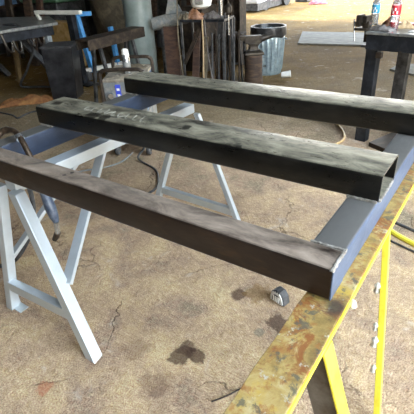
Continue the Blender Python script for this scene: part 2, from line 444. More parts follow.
obj('stretcher', MB().bar((-1.63, 1.15, .11), (-1.0, 1.13, .11), .035, .05, (0, 1, 0)), M['galv'], sh, bevel=.002)
obj('brace', MB().bar((-1.49, .58, .675), (-1.17, -.04, .29), .052, .02, (1, 0, 0)), M['galv'], sh, bevel=.002)
obj('brace', MB().bar((-1.53, .47, .67), (-1.605, -.05, .27), .035, .02, (1, 0, 0)), M['galv'], sh, bevel=.002)
obj('brace', MB().bar((-1.47, .75, .66), (-1.2, 1.2, .44), .04, .018, (1, 0, 0)), M['galv'], sh, bevel=.002)
obj('foot_plate', MB().box(-1.60, -1.53, -.125, -.075, 0, .006).box(-1.605, -1.598, -.125, -.075, 0, .04), M['galv'], sh, bevel=.001)

# ------------------------------------------------------------------ yellow sawhorse
yh = thing('sawhorse', 'yellow painted sawhorse with rusty flaking top under the right end of the frame', 'sawhorse', (0, .4, 0), None)
def plank():
    mb = MB(); top = []; ys = [-.62 + i * .03 for i in range(66)]
    L = [(-.070 + .004 * noise.noise(V((y * 9, 0, 0))), y) for y in ys]; Rr = [(.04 + .002 * noise.noise(V((y * 9, 5, 0))), y) for y in ys]
    rings = []
    for (l, y), (r, _) in zip(L, Rr):
        rings.append([(l, y, ZB - .003), (l, y, ZB - .02), (r, y, ZB - .02), (r, y, ZB - .003)])
    return mb.ring_loft(rings)
obj('top_plate', plank(), M['rusty'], yh, bevel=.002)
obj('top_rail', MB().box(-.064, .030, -.62, 1.33, ZB - .045, ZB - .02), M['yellow'], yh, bevel=.002)
obj('edge_strip', MB().box(.040, .0445, -.62, 1.33, ZB - .024, ZB - .008), M['yellow'], yh, bevel=.001)
lg = obj('leg', MB().bar((.240, -.115, 0), (.040, -.115, ZB - .04), .006, .055, (1, 0, 0), 'z'), M['yellow'], yh, bevel=.001)
obj('leg_shade_web', MB().bar((.200, -.120, 0), (.000, -.120, ZB - .04), .080, .03, (1, 0, 0), 'z'), M['web_shade'], lg, bevel=.001)  # dark piece painted as the shaded inside of the leg
obj('leg', MB().bar((.16, .23, 0), (.025, .50, ZB - .04), .022, .022, (1, 0, 0), 'z'), M['yellow'], yh, bevel=.002)
for (t, r) in ((.72, .012), (.52, .010), (.44, .013), (.3, .010)):
    p = V((.16, .23, 0)).lerp(V((.025, .50, ZB - .06)), t) + V((-.018, -.01, 0))
    obj('tape_scrap', MB().lathe(p - V((0, 0, r * 2)), [(r * .3, 0), (r, r * .8), (r * .7, r * 2), (r, r * 3), (r * .3, r * 4)], 8), M['tape'], yh, smooth=True)
mb = MB().lathe((.049, .05, ZB - .03), [(.004, -.012), (.012, 0), (.009, .012), (.003, .02)], 8)
obj('tape_scrap', mb, M['tape'], yh, smooth=True)

# ------------------------------------------------------------------ torch with gooseneck, hose
tg = thing('welding_torch', 'welding torch with bronze gooseneck and blue grip hanging over the left end of the frame', 'torch', (-1.45, .15, .3))
neck = smooth_path([(-1.73, .14, .835), (-1.715, .175, .86), (-1.66, .19, .868), (-1.60, .18, .858), (-1.55, .165, .83), (-1.47, .14, .74), (-1.43, .125, .65)], 6)
obj('gooseneck', MB().tube(neck, [.017 if i < 10 else .0135 for i in range(len(neck))], 12), M['copper'], tg, smooth=True)
obj('collar', MB().cyl((-1.595, .178, .852), (-1.575, .172, .842), .019, n=16), M['chrome'], tg, smooth=True)
g0 = V((-1.43, .125, .655)); g1 = V((-1.375, .115, .475)); dd = (g1 - g0)
obj('grip', MB().tube([g0, g0 + dd * .12, g0 + dd * .4, g0 + dd * .6, g0 + dd * .85, g1], [.016, .021, .024, .027, .022, .014], 12), M['torchblue'], tg, smooth=True)
obj('ferrule', MB().cyl(g1, g1 + V((-.012, 0, -.065)), .013, .012), M['chrome'], tg, smooth=True)
obj('tip', MB().tube([g1 + V((-.012, 0, -.065)), g1 + V((-.03, .0, -.09)), g1 + V((-.055, .0, -.12))], [.015, .016, .013], 10), M['dark_rust'], tg, smooth=True)
hose = smooth_path([(-1.73, .14, .835), (-1.775, .17, .76), (-1.78, .22, .62), (-1.75, .24, .5), (-1.72, .2, .36), (-1.76, .13, .2), (-1.88, .06, .06), (-2.1, .0, .014), (-2.7, -.1, .014)], 6)
obj('hose', MB().tube(hose, .013, 10), M['rubber'], tg, smooth=True)

# ------------------------------------------------------------------ tape measure
tm = thing('tape_measure', 'small silver and black tape measure lying on the floor beside the yellow sawhorse', 'tape measure', (-.43, .645, 0))
def dshape(r, w, c, ang, z0=0):
    pts = [(-r, 0), (r * .95, 0), (r, r * .3), (r * .8, r * 1.1), (r * .35, r * 1.6), (-r * .3, r * 1.65), (-r * .85, r * 1.2), (-r, r * .6)]
    ux = V((math.cos(ang), math.sin(ang), 0)); uy = V((-math.sin(ang), math.cos(ang), 0))
    return [V(c) + ux * p[0] + V((0, 0, p[1] + z0)) - uy * w / 2 for p in pts], uy * w
P, d = dshape(.047, .046, (-.435, .645, 0), math.radians(-15))
obj('case', MB().prism(P, d), M['rubber'], tm, bevel=.006, seg=3)
P, d = dshape(.041, .054, (-.437, .645, 0), math.radians(-15), .004)
obj('cover', MB().prism(P, d), plain('silver plastic', 'd2d2cc', .35, .1, .1), tm, bevel=.004, seg=3)
P, d = dshape(.027, .057, (-.437, .645, 0), math.radians(-15), .010)
obj('badge', MB().prism(P, d), M['dark'], tm, bevel=.002)
mb = MB()
for k in range(4):
    cpt = V((-.459 + k * .011, .6205 - k * .003, .030))
    mb.obox(cpt, (.966, -.259, 0), (0, 0, 1), (.003, .016, .0012), 0)
obj('lettering_stripe', mb, M['paper'], tm)
for k in range(3): obj('top_stripe', MB().obox((-.452 + k * .014, .643 - k * .004, .0735), (.966, -.259, 0), (.259, .966, 0), (.0035, .022, .004), 0), M['rubber'], tm)
obj('hook', MB().box(-.402, -.394, .63, .65, .0, .014), M['chrome'], tm, bevel=.001)

# ------------------------------------------------------------------ floor bits
o = obj('wire_offcut', MB().tube(smooth_path([(-.41, -.02, .004), (-.37, .035, .006), (-.345, .085, .005), (-.31, .13, .004)]), .0035, 6), M['dark_rust'], None, smooth=True)
tag(o, 'thin dark wire offcut on the floor left of the rusty sawhorse top', 'wire')
o = obj('air_hose', MB().tube(smooth_path([(-.14, 1.56, .012), (.0, 1.485, .012), (.25, 1.40, .012), (.7, 1.33, .012)]), .016, 8), M['yellow'], None, smooth=True)
tag(o, 'yellow hose lying on the floor at the right edge', 'hose')
o = obj('electric_cable', MB().tube(smooth_path([(-.25, 1.72, .008), (.02, 1.62, .008), (.3, 1.56, .008), (.8, 1.5, .008)]), .009, 8), M['rubber'], None, smooth=True)
tag(o, 'thin black cable on the floor just beyond the yellow hose', 'cable')
o = obj('electric_cable', MB().tube(smooth_path([(-.25, 1.50, .008), (.02, 1.41, .008), (.3, 1.33, .008), (.8, 1.26, .008)]), .006, 8), M['rubber'], None, smooth=True)
tag(o, 'thin black cable on the floor just in front of the yellow hose', 'cable')
o = obj('air_hose', MB().tube(smooth_path([(-1.5, 3.5, .012), (-1.15, 3.33, .012), (-1.02, 3.2, .012), (-.92, 3.03, .012), (-.88, 2.85, .012), (-.95, 2.6, .012)]), .011, 8), M['ypaint'], None, smooth=True)
tag(o, 'ochre hose curling on the floor left of the steel table leg', 'hose')
o = obj('cup', MB().lathe((-2.45, 4.83, .05), [(.035, 0), (.04, .02), (.045, .1), (.05, .13), (.02, .13)], 16, (.9, .35, .1)), M['paper'], None, smooth=True)
tag(o, 'crushed white cup lying on the floor beside the galvanised bin', 'cup')

def rag(name, c, sx, sy, h, mat, seed, label, cat, n=18, ang=0, group=None):
    mb = MB(); rows = []
    for i in range(n):
        r = []
        for j in range(n):
            u = i / (n - 1) * 2 - 1; v = j / (n - 1) * 2 - 1
            e = 1 + .25 * noise.noise(V((math.atan2(v, u) * 1.3, seed, 0)))
            x = u * sx * e; y = v * sy * e; rr = min(1, max(abs(u), abs(v)))
            z = h * (1 - rr ** 2) * (.55 + .6 * noise.noise(V((u * 2.2, v * 2.2, seed)))) + h * .35 * abs(noise.noise(V((u * 5, v * 5, seed + 9))))
            z = max(z, 0.003)
            X = x * math.cos(ang) - y * math.sin(ang); Y = x * math.sin(ang) + y * math.cos(ang)
            r.append((c[0] + X, c[1] + Y, c[2] + z))
        rows.append(r)
    top = [[mb.bm.verts.new(p) for p in r] for r in rows]; bot = [[mb.bm.verts.new((p[0], p[1], c[2])) for p in r] for r in rows]
    for i in range(n - 1):
        for j in range(n - 1):
            mb.bm.faces.new((top[i][j], top[i + 1][j], top[i + 1][j + 1], top[i][j + 1]))
            mb.bm.faces.new((bot[i][j], bot[i][j + 1], bot[i + 1][j + 1], bot[i + 1][j]))
    for k in range(n - 1):
        for (A, B) in (((k, 0), (k + 1, 0)), ((k + 1, n - 1), (k, n - 1)), ((0, k + 1), (0, k)), ((n - 1, k), (n - 1, k + 1))):
            mb.bm.faces.new((bot[A[0]][A[1]], bot[B[0]][B[1]], top[B[0]][B[1]], top[A[0]][A[1]]))
    o = obj(name, mb, mat, None, smooth=True, angle=0)
    return tag(o, label, cat, group)
rag('rag', (-4.98, 2.38, 0), .36, .10, .13, M['rustrag'], 3, 'crumpled rusty brown rag pile on the floor under the welding table', 'rag', ang=.9)

# ------------------------------------------------------------------ steel table at right
st = thing('steel_table', 'heavy dark steel workbench with a scraped top at the right', 'workbench', (-.2, 3.2, 0))
TZ = .95
# front edge runs from corner to the right; axes
tu = V((.98, -.17, 0)).normalized(); tv = V((.17, .98, 0)).normalized(); tc0 = V((-.80, 2.94, 0))
def tp(a, b, z): return tc0 + tu * a + tv * b + V((0, 0, z))
def tbox(mb, a0, a1, b0, b1, z0, z1):
    return mb.hexa([tp(a0, b0, z0), tp(a1, b0, z0), tp(a1, b1, z0), tp(a0, b1, z0)], [tp(a0, b0, z1), tp(a1, b0, z1), tp(a1, b1, z1), tp(a0, b1, z1)])
obj('top', tbox(MB(), -.01, 1.6, -.01, .62, TZ - .02, TZ), M['steeltop'], st, bevel=.003)
obj('apron', tbox(MB(), 0, 1.58, 0, .02, TZ - .14, TZ - .02), M['black_steel'], st, bevel=.003)
obj('apron', tbox(MB(), 0, .02, .02, .6, TZ - .14, TZ - .02), M['black_steel'], st, bevel=.003)
obj('leg', tbox(MB(), .0, .1, .02, .10, 0, TZ - .14), M['black_steel'], st, bevel=.004)
obj('leg', tbox(MB(), .10, .20, .45, .53, 0, TZ - .14), M['dark'], st, bevel=.004)
obj('leg', tbox(MB(), 1.45, 1.55, .02, .10, 0, TZ - .14), M['black_steel'], st, bevel=.004)
obj('bracket', tbox(MB(), -.05, .0, .02, .06, TZ - .13, TZ - .11), M['dark'], st, bevel=.002)
obj('clamp', tbox(MB(), .10, .15, -.01, .03, TZ - .2, TZ - .15), M['dark_rust'], st, bevel=.006)
o = obj('steel_plate', MB().hexa([(-.64, 2.86, 0), (-.42, 2.74, 0), (-.32, 3.1, 0), (-.52, 3.22, 0)], [(-.64, 2.86, .04), (-.42, 2.74, .04), (-.32, 3.1, .04), (-.52, 3.22, .04)]), M['dark_rust'], None, bevel=.004)
tag(o, 'rusty steel offcut lying on the floor at the foot of the steel table', 'steel plate')

# vise
vs = thing('bench_vise', 'small grey bench vise on the corner of the steel table', 'vise', (-.85, 3.0, TZ))
def vp(x, y, z): return tp(x, y, TZ + z)
obj('base', tbox(MB(), -.12, -.012, .01, .10, TZ + .0, TZ + .022), M['iron'], vs, bevel=.005)
obj('clamp_arm', tbox(MB(), -.04, -.015, .03, .07, TZ - .09, TZ + .01), M['iron'], vs, bevel=.004)
obj('body', tbox(MB(), -.06, -.005, .02, .09, TZ + .02, TZ + .075), M['iron'], vs, bevel=.006)
obj('jaw', tbox(MB(), -.055, -.02, .005, .10, TZ + .06, TZ + .115), M['iron'], vs, bevel=.005)
obj('jaw', tbox(MB(), -.115, -.075, .005, .10, TZ + .03, TZ + .12), M['iron'], vs, bevel=.008)
obj('screw', MB().cyl(vp(-.15, .05, .05), vp(.0, .05, .05), .013), M['chrome'], vs, smooth=True)
obj('handle', MB().cyl(vp(-.140, .03, .085), vp(-.115, .02, -.085), .006), M['chrome'], vs, smooth=True)

def bottle(pos, h, lab, liq, fill, label):
    t = thing('bottle', label, 'bottle', pos)
    x, y, z = pos; s = h / .28
    prof = [(.028, 0), (.036, .006), (.036, .09), (.032, .1), (.036, .115), (.036, .17), (.028, .205), (.014, .235), (.0125, .262)]
    obj('body', MB().lathe(pos, [(r * s, q * s) for r, q in prof], 24), M['clear'], t, smooth=True)
    obj('label_band', MB().lathe(V(pos) + V((0, 0, .105 * s)), [(.0368 * s, 0), (.0372 * s, .002), (.0372 * s, .068 * s), (.0368 * s, .07 * s)], 24), lab, t, smooth=True)
    mk = MB()
    for k in range(5):
        a0 = math.radians(-150 + k * 22)
        p = V(pos) + V((math.cos(a0) * .0378 * s, math.sin(a0) * .0378 * s, (.125 + .022 * (k % 2)) * s))
        mk.obox(p, (-math.sin(a0), math.cos(a0), 0), (0, 0, 1), (.0055, .010, .0008), 0)
    obj('label_mark', mk, M['paper'], t)
    obj('cap', MB().cyl(V(pos) + V((0, 0, .262 * s)), V(pos) + V((0, 0, .28 * s)), .015 * s), M['white'] if liq is None else M['red'], t, smooth=True)
    if liq: obj('drink', MB().lathe(V(pos) + V((0, 0, .002)), [(.03 * s, 0), (.0345 * s, .004), (.0345 * s, fill * s)], 24), liq, t, smooth=True)
bottle((-.86, 3.34, TZ), .26, M['bluelab'], None, 0, 'clear plastic water bottle with a blue label on the steel table')
bottle((-.64, 3.12, TZ), .29, M['red'], M['redliq'], .055, 'clear plastic bottle with a red label and a little red drink')
rag('glove', (-.72, 3.03, TZ), .11, .05, .06, M['brown'], 5, 'brown leather work glove beside the vise', 'glove', ang=-.3)
rag('glove', (-.70, 3.22, TZ), .06, .05, .10, M['orange'], 6, 'orange leather work glove between the two bottles', 'glove', ang=.5)
rag('glove', (-.57, 3.2, TZ), .07, .05, .07, M['rope'], 8, 'tan glove beside the bottle with the red drink', 'glove', ang=.2)
rag('rag', (-.40, 3.26, TZ), .13, .06, .09, M['redcloth'], 11, 'crumpled dark red rag at the right of the steel table', 'rag', ang=-.4)
o = obj('paper_sheet', MB().obox((-.42, 3.0, TZ + .003), (.93, -.37, 0), (.37, .93, 0), (.07, .04, .003), 0), M['paper'])
tag(o, 'small white sheet lying flat on the steel table', 'paper')

# ------------------------------------------------------------------ plates far on the floor
o = obj('steel_plate', MB().hexa([(-3.34, 7.40, .0), (-2.05, 7.55, .0), (-2.45, 8.95, .0), (-3.85, 8.80, .0)], [(-3.34, 7.40, .03), (-2.05, 7.55, .03), (-2.45, 8.95, .03), (-3.85, 8.80, .03)]), M['concrete_plate'], None, bevel=.004)
tag(o, 'large pale steel plate lying flat on the floor behind the steel table', 'steel plate')
o = obj('steel_plate', MB().hexa([(-1.2, 5.80, 0), (-.3, 5.3, 0), (-.4, 6.2, 0), (-1.15, 6.25, 0)], [(-1.2, 5.80, .03), (-.3, 5.3, .03), (-.4, 6.2, .03), (-1.15, 6.25, .03)]), M['concrete_plate'], None, bevel=.004)
tag(o, 'small pale steel plate on the floor seen between the steel table legs', 'steel plate')

# ------------------------------------------------------------------ galvanised trash can
def can():
    c = V((-2.80, 5.08, 0)); t = thing('trash_can', 'ribbed galvanised trash can lined with a black bag', 'trash can', c)
    n = 96; rings = []
    for z, r, rib in [(0, .20, 0), (.02, .205, 0), (.05, .206, 0), (.07, .208, 1), (.3, .225, 1), (.50, .238, 1), (.52, .24, 0), (.58, .243, 0), (.6, .252, 0), (.62, .252, 0), (.625, .245, 0)]:
        rings.append([c + V((math.cos(a) * (r + (.013 * max(0, math.cos(a * 22)) if rib else 0)), math.sin(a) * (r + (.013 * max(0, math.cos(a * 22)) if rib else 0)), z)) for a in [2 * math.pi * k / n for k in range(n)]])
    obj('body', MB().ring_loft(rings), M['galvcan'], t, smooth=True)
    rings = []
    for z, r in [(.53, .248), (.535, .258), (.56, .262), (.60, .259), (.64, .262), (.665, .256), (.665, .235), (.61, .225), (.5, .2), (.49, .05)]:
        rings.append([c + V((math.cos(a) * r * (1 + .012 * math.sin(a * 13 + z * 20)), math.sin(a) * r * (1 + .012 * math.sin(a * 13 + z * 20)), z + .012 * math.sin(a * 7) * (z < .6))) for a in [2 * math.pi * k / 64 for k in range(64)]])
    obj('bag', MB().ring_loft(rings), M['bag'], t, smooth=True)
    for s in (-1, 1):
        ax = V((.8, .6, 0)) * s; q = c + ax * .238
        side = V((-ax.y, ax.x, 0))
        obj('handle', MB().tube([q + side * -.06 + V((0, 0, .5)), q + side * -.05 + ax * .03 + V((0, 0, .47)), q + side * .05 + ax * .03 + V((0, 0, .47)), q + side * .06 + V((0, 0, .5))], .006, 8), M['galvcan'], t, smooth=True)
    mk = MB(); rd = V((.25, -.97, 0)); 
    for k in range(5):
        a0 = math.radians(-78 + (k - 2) * 5)
        mk.obox(c + V((math.cos(a0) * .2175, math.sin(a0) * .2175, .145)), (-math.sin(a0), math.cos(a0), 0), (0, 0, 1), (.006, .014, .002), 0)
    obj('embossed_mark', mk, M['chrome'], t)
can()

# ------------------------------------------------------------------ anvil and stump
ac = V((-2.63, 4.33, 0)); au = V((.80, .60, 0)).normalized(); av = V((-.6, .8, 0))
o = obj('stump', MB().lathe(ac, [(.125, 0), (.128, .03), (.118, .2), (.12, .38), (.112, .41)], 20), M['brownwood'], None, smooth=True)
tag(o, 'round brown wooden stump carrying the anvil', 'stump')
an = thing('anvil', 'rusty iron anvil standing on the wooden stump', 'anvil', ac + V((0, 0, .41)))
def anv(stn):
    rings = []
    for x, w, z0, z1 in stn:
        rings.append([ac + au * x + av * w + V((0, 0, z0)), ac + au * x - av * w + V((0, 0, z0)), ac + au * x - av * w + V((0, 0, z1)), ac + au * x + av * w + V((0, 0, z1))])
    return MB().ring_loft(rings)
def avert(stn):
    rings = []
    for z, l, w, off in stn:
        rings.append([ac + au * (off + a * l) + av * (b * w) + V((0, 0, z)) for a, b in ((-1, -1), (1, -1), (1, 1), (-1, 1))])
    return MB().ring_loft(rings)
obj('base', avert([(.41, .13, .09, 0), (.44, .13, .09, 0), (.47, .07, .05, 0), (.52, .055, .045, 0), (.56, .09, .05, 0)]), M['iron'], an, bevel=.008)
obj('body', anv([(-.12, .05, .555, .65), (.10, .05, .555, .65)]), M['iron'], an, bevel=.006)
obj('horn', MB().tube([ac + au * .09 + V((0, 0, .60)), ac + au * .15 + V((0, 0, .615)), ac + au * .21 + V((0, 0, .628)), ac + au * .27 + V((0, 0, .64))], [.046, .036, .024, .008], 16), M['iron'], an, smooth=True)
obj('heel', anv([(-.21, .035, .61, .652), (-.11, .05, .58, .652)]), M['iron'], an, bevel=.005)

# ------------------------------------------------------------------ welder on its cart
wc = V((-2.57, 1.60, 0)); wu = V((.89, .455, 0)).normalized(); wv = V((-.56, .83, 0)).normalized()
def wp(a, b, z): return wc + wu * a + wv * b + V((0, 0, z))
def wbox(mb, a0, a1, b0, b1, z0, z1):
    return mb.hexa([wp(a0, b0, z0), wp(a1, b0, z0), wp(a1, b1, z0), wp(a0, b1, z0)], [wp(a0, b0, z1), wp(a1, b0, z1), wp(a1, b1, z1), wp(a0, b1, z1)])
wd = thing('welding_machine', 'grey and blue wheeled welding machine with tube handles behind the frame', 'welding machine', wc)
obj('chassis', wbox(MB(), 0, .36, 0, .58, .12, .40), M['weldergrey'], wd, bevel=.01)
obj('front_panel', wbox(MB(), .0, .36, -.005, .02, .40, .70), M['weldergrey'], wd, bevel=.006)
obj('case', wbox(MB(), .01, .35, .02, .58, .40, .68), M['welderblue'], wd, bevel=.01)
obj('top_tray', wbox(MB(), .0, .36, -.01, .58, .68, .705), M['dusty'], wd, bevel=.004)
for b0 in (-.02, .52):
    pts = [wp(-.01, b0, .50), wp(-.01, b0, .74), wp(.01, b0, .77), wp(.05, b0, .785), wp(.31, b0, .785), wp(.35, b0, .77), wp(.37, b0, .74), wp(.37, b0, .50)]
    obj('handle', MB().tube(smooth_path(pts, 4), .016, 10), M['dark_rust'], wd, smooth=True)
obj('knob', MB().cyl(wp(.06, -.005, .57), wp(.06, -.035, .57), .025, .022), M['chrome'], wd, smooth=True)
st2 = obj('sticker', wbox(MB(), .105, .15, -.009, -.005, .48, .66), plain('violet blue sticker', '2f48c8', .4, 0, .1), wd)
for k in range(3): obj('sticker_mark', wbox(MB(), .115, .14, -.011, -.009, .51 + k * .05, .53 + k * .05), M['paper'], st2)
for a0, b0 in ((.02, .03), (.32, .03), (.02, .55), (.32, .55)):
    cs = obj('caster_fork', MB().bar(wp(a0, b0, .12), wp(a0, b0 + .02, .045), .05, .012, wu).bar(wp(a0, b0, .12), wp(a0, b0, .10), .05, .06, wu), M['dark'], wd)
    obj('wheel', MB().lathe(wp(a0, b0 + .02, .048), [(.01, -.016), (.044, -.016), (.048, -.01), (.048, .01), (.044, .016), (.01, .016)], 24, wu), M['rubber'], cs, smooth=True)
    obj('hub', MB().cyl(wp(a0 - .019, b0 + .02, .048), wp(a0 + .019, b0 + .02, .048), .02), M['chrome'], cs, smooth=True)
sc = wp(.19, .20, .705)
sp = thing('spray_can', 'silver spray can with a white cap standing on the welding machine', 'spray can', sc)
obj('can_body', MB().lathe(sc, [(.03, 0), (.033, .004), (.033, .15), (.028, .165)], 24), M['chrome'], sp, smooth=True)
obj('label_band', MB().lathe(sc + V((0, 0, .03)), [(.0332, 0), (.0336, .002), (.0336, .07), (.0332, .072)], 24), M['weldergrey'], sp, smooth=True)
obj('cap', MB().lathe(sc + V((0, 0, .163)), [(.03, 0), (.031, .01), (.028, .035), (.014, .045)], 24), M['paper'], sp, smooth=True)
rag('rag', wp(.17, .06, .705), .15, .045, .03, M['dusty'], 21, 'dusty folded cloth on the welding machine beside the spray can', 'rag', ang=.47)
rag('rag', wp(.20, .40, .705), .12, .08, .05, M['tan'], 22, 'brown dusty cloth heap behind the spray can', 'rag', ang=.3)
o = obj('electric_cable', MB().tube(smooth_path([(-2.30, 1.76, .3), (-2.28, 1.70, .12), (-2.3, 1.62, .03), (-2.05, 1.55, .01), (-1.9, 1.42, .01), (-1.8, 1.25, .01), (-1.85, 1.0, .01)]), .009, 8), M['rubber'], None, smooth=True)
tag(o, 'black cable running from the right caster of the welding machine', 'cable')
o = obj('electric_cable', MB().tube(smooth_path([(-2.46, 1.72, .02), (-2.44, 1.62, .01), (-2.42, 1.5, .01), (-2.47, 1.36, .01), (-2.6, 1.2, .01), (-2.75, .9, .01)]), .007, 8), M['weldergrey'], None, smooth=True)
tag(o, 'thin grey cable curving on the floor left of the welding machine casters', 'cable')

# ------------------------------------------------------------------ round column
o = struct('trim_1', MB().lathe((-4.30, 3.98, 0), [(.20, 0), (.20, 5)], 40), M['pillar'], smooth=True)
o['label'] = 'round grey green steel column'
# I column by the bin
mb = MB().box(-3.62, -3.60, 5.35, 5.55, 0, 5).box(-3.46, -3.44, 5.35, 5.55, 0, 5).box(-3.6, -3.46, 5.44, 5.46, 0, 5)
o = struct('trim_2', mb, M['dark_rust'])

# ------------------------------------------------------------------ black bin / box at left
bb = thing('waste_bin', 'tall dark charcoal rectangular box standing on the floor by the welding table', 'bin', (-4.42, 2.72, 0))
q = [V((-4.750, 2.590, 0)) , V((-4.470, 2.770, 0)) , V((-4.650, 3.050, 0)) , V((-4.930, 2.870, 0)) ]
obj('body', MB().hexa([p * 1 for p in q], [p + V((0, 0, .70)) for p in [V((-4.550, 2.440, 0)) , V((-4.230, 2.650, 0)) , V((-4.470, 2.970, 0)) , V((-4.790, 2.770, 0)) ]]), M['blackbox'], bb, bevel=.015)
obj('rim', MB().hexa([p + V((0, 0, .70)) for p in [V((-4.560, 2.430, 0)) , V((-4.220, 2.650, 0)) , V((-4.460, 2.980, 0)) , V((-4.800, 2.770, 0)) ]], [p + V((0, 0, .72)) for p in [V((-4.560, 2.430, 0)) , V((-4.220, 2.650, 0)) , V((-4.460, 2.980, 0)) , V((-4.800, 2.770, 0)) ]]), M['rubber'], bb, bevel=.005)

# ------------------------------------------------------------------ welding table at left
wt = thing('welding_table', 'old welding table with scraped steel top and trestle legs at the left', 'workbench', (-6.0, 3.0, 0))
def slab(mb, q, z0, z1): return mb.hexa([V((x, y, z0)) for x, y in q], [V((x, y, z1)) for x, y in q])
obj('top', slab(MB(), [(-5.28, 1.9), (-5.10, 3.20), (-6.0, 3.75), (-7.4, 3.3), (-7.4, 1.9)], .86, .9), M['steeltop'], wt, bevel=.005)
obj('apron', slab(MB(), [(-5.34, 1.95), (-5.16, 3.15), (-5.24, 3.2), (-5.42, 1.95)], .74, .86), M['black_steel'], wt, bevel=.004)
obj('leg', MB().bar((-6.22, 3.08, 0), (-5.9, 3.0, .84), .06, .06), M['lightwood'], wt, bevel=.004)
obj('leg', MB().bar((-5.35, 3.3, .0), (-5.75, 2.85, .84), .08, .08), M['dark'], wt, bevel=.004)
obj('leg', MB().bar((-6.85, 3.3, 0), (-7.0, 2.8, .84), .08, .08), M['dark'], wt, bevel=.004)
obj('leg', MB().bar((-5.25, 3.1, .45), (-5.25, 3.1, .86), .07, .07), M['galv'], wt, bevel=.004)
for (y, z, m) in ((2.55, .62, 'iron'), (2.75, .68, 'dark_rust'), (2.42, .66, 'iron'), (2.92, .66, 'dark_rust')):
    t = thing('hanging_clamp', 'iron clamp hanging from the front edge of the welding table', 'clamp', (-5.3, y, z), 'clamps hanging on the welding table')
    obj('bow', MB().tube(smooth_path([(-5.28, y, .86), (-5.26, y + .01, z + .1), (-5.25, y + .03, z), (-5.27, y + .09, z - .04), (-5.27, y + .12, z + .02)], 4), .017, 8), M[m], t, smooth=True)
    obj('screw', MB().cyl((-5.27, y + .12, z - .05), (-5.27, y + .12, z + .1), .009), M['chrome'], t, smooth=True)
o = obj('electric_cable', MB().tube(smooth_path([(-5.7, 2.75, .902), (-5.34, 2.72, .915), (-5.26, 2.76, .82), (-5.3, 2.85, .6), (-5.5, 2.8, .3), (-5.75, 2.8, .05), (-5.5, 3.0, .015), (-5.1, 3.05, .015), (-4.9, 2.95, .012)]), .018, 8), M['rubber'], None, smooth=True)
tag(o, 'black cable draped over the welding table and trailing on the floor', 'cable')
o = obj('electric_cable', MB().tube(smooth_path([(-5.2, 1.9, .01), (-4.7, 1.92, .01), (-4.5, 1.88, .01), (-4.55, 2.05, .01), (-4.5, 2.2, .01), (-4.3, 2.3, .01)]), .010, 8), M['rubber'], None, smooth=True)
tag(o, 'black cable snaking on the floor in front of the charcoal box', 'cable')

# white angle bar on a stand
ws = thing('roller_stand', 'dark stand with a white crossbar standing behind the charcoal box', 'stand', (-5.0, 3.3, 0))
obj('crossbar', MB().bar((-5.75, 3.35, 1.0), (-4.85, 3.42, 1.0), .05, .07, (0, 0, 1)).bar((-5.75, 3.35, .99), (-5.70, 3.355, .9), .04, .04), M['white'], ws, bevel=.004)
obj('post', MB().box(-5.12, -5.0, 3.37, 3.45, .02, .97), M['black_steel'], ws, bevel=.004)
obj('foot', MB().box(-5.3, -4.85, 3.3, 3.52, 0, .02), M['black_steel'], ws, bevel=.004)

# blue frame
bf = thing('blue_stand', 'bright blue steel frame standing behind the dark channel beam', 'stand', (-4.9, 3.9, 0))
def by(a, z, d=0): return V((-5.20 + a * .62, 3.62 + a * .52 , z)) + V((-.5, .7, 0)) * d
obj('post', MB().bar(by(.12, .12), by(0, .98), .085, .06), M['bluepaint'], bf, bevel=.004)
obj('post', MB().bar(by(.62, .15), by(.58, .75), .06, .06), M['bluepaint'], bf, bevel=.004)
obj('post', MB().bar(by(.0, .95, .0), by(.28, .95), .06, .06, (0, 0, 1)), M['bluepaint'], bf, bevel=.004)
obj('shelf_rail', MB().bar(by(-.0, .15), by(.75, .22), .06, .07, (0, 0, 1)), M['white'], bf, bevel=.004)
obj('shelf', MB().hexa([by(.0, .10), by(.8, .10), by(.8, .10, .5), by(.0, .10, .5)], [by(.0, .14), by(.8, .14), by(.8, .14, .5), by(.0, .14, .5)]), M['dark'], bf)
for a in (.02, .78):
    obj('foot', MB().box(by(a, 0).x - .04, by(a, 0).x + .04, by(a, 0).y - .04, by(a, 0).y + .04, 0, .14), M['dark'], bf)

# dark channel beam on trestle
cb = thing('channel_beam', 'dark brown steel channel beam pointing past the grey column on a black trestle', 'steel beam', (-3.6, 2.6, 0))
p0 = V((-3.56, 2.33, .80)); p1 = V((-4.05, 4.0, .86))
p0 = V((-3.76, 2.44, .78)); p1 = V((-3.74, 3.35, .80))
d = (p1 - p0).normalized(); sd = V((d.y, -d.x, 0)).normalized()
mb = MB(); mb.bar(p0 + V((0, 0, .05)), p1 + V((0, 0, .05)), .22, .018, sd)
mb.bar(p0 + sd * .10, p1 + sd * .10, .018, .11, sd); mb.bar(p0 - sd * .10, p1 - sd * .10, .018, .11, sd)
obj('channel', mb, M['dark_rust'], cb, bevel=.003)
for f in (.22, .8):
    q0 = p0.lerp(p1, f)
    for s in (-1, 1):
        obj('trestle_leg', MB().bar((q0.x + s * .2 * sd.x, q0.y + s * .2 * sd.y, 0), (q0.x + s * .05 * sd.x, q0.y + s * .05 * sd.y, q0.z - .04), .035, .035), M['dark'], cb)
    obj('trestle_bar', MB().bar((q0.x - .14 * sd.x, q0.y - .14 * sd.y, .3), (q0.x + .14 * sd.x, q0.y + .14 * sd.y, .3), .03, .03, (0, 0, 1)), M['dark'], cb)

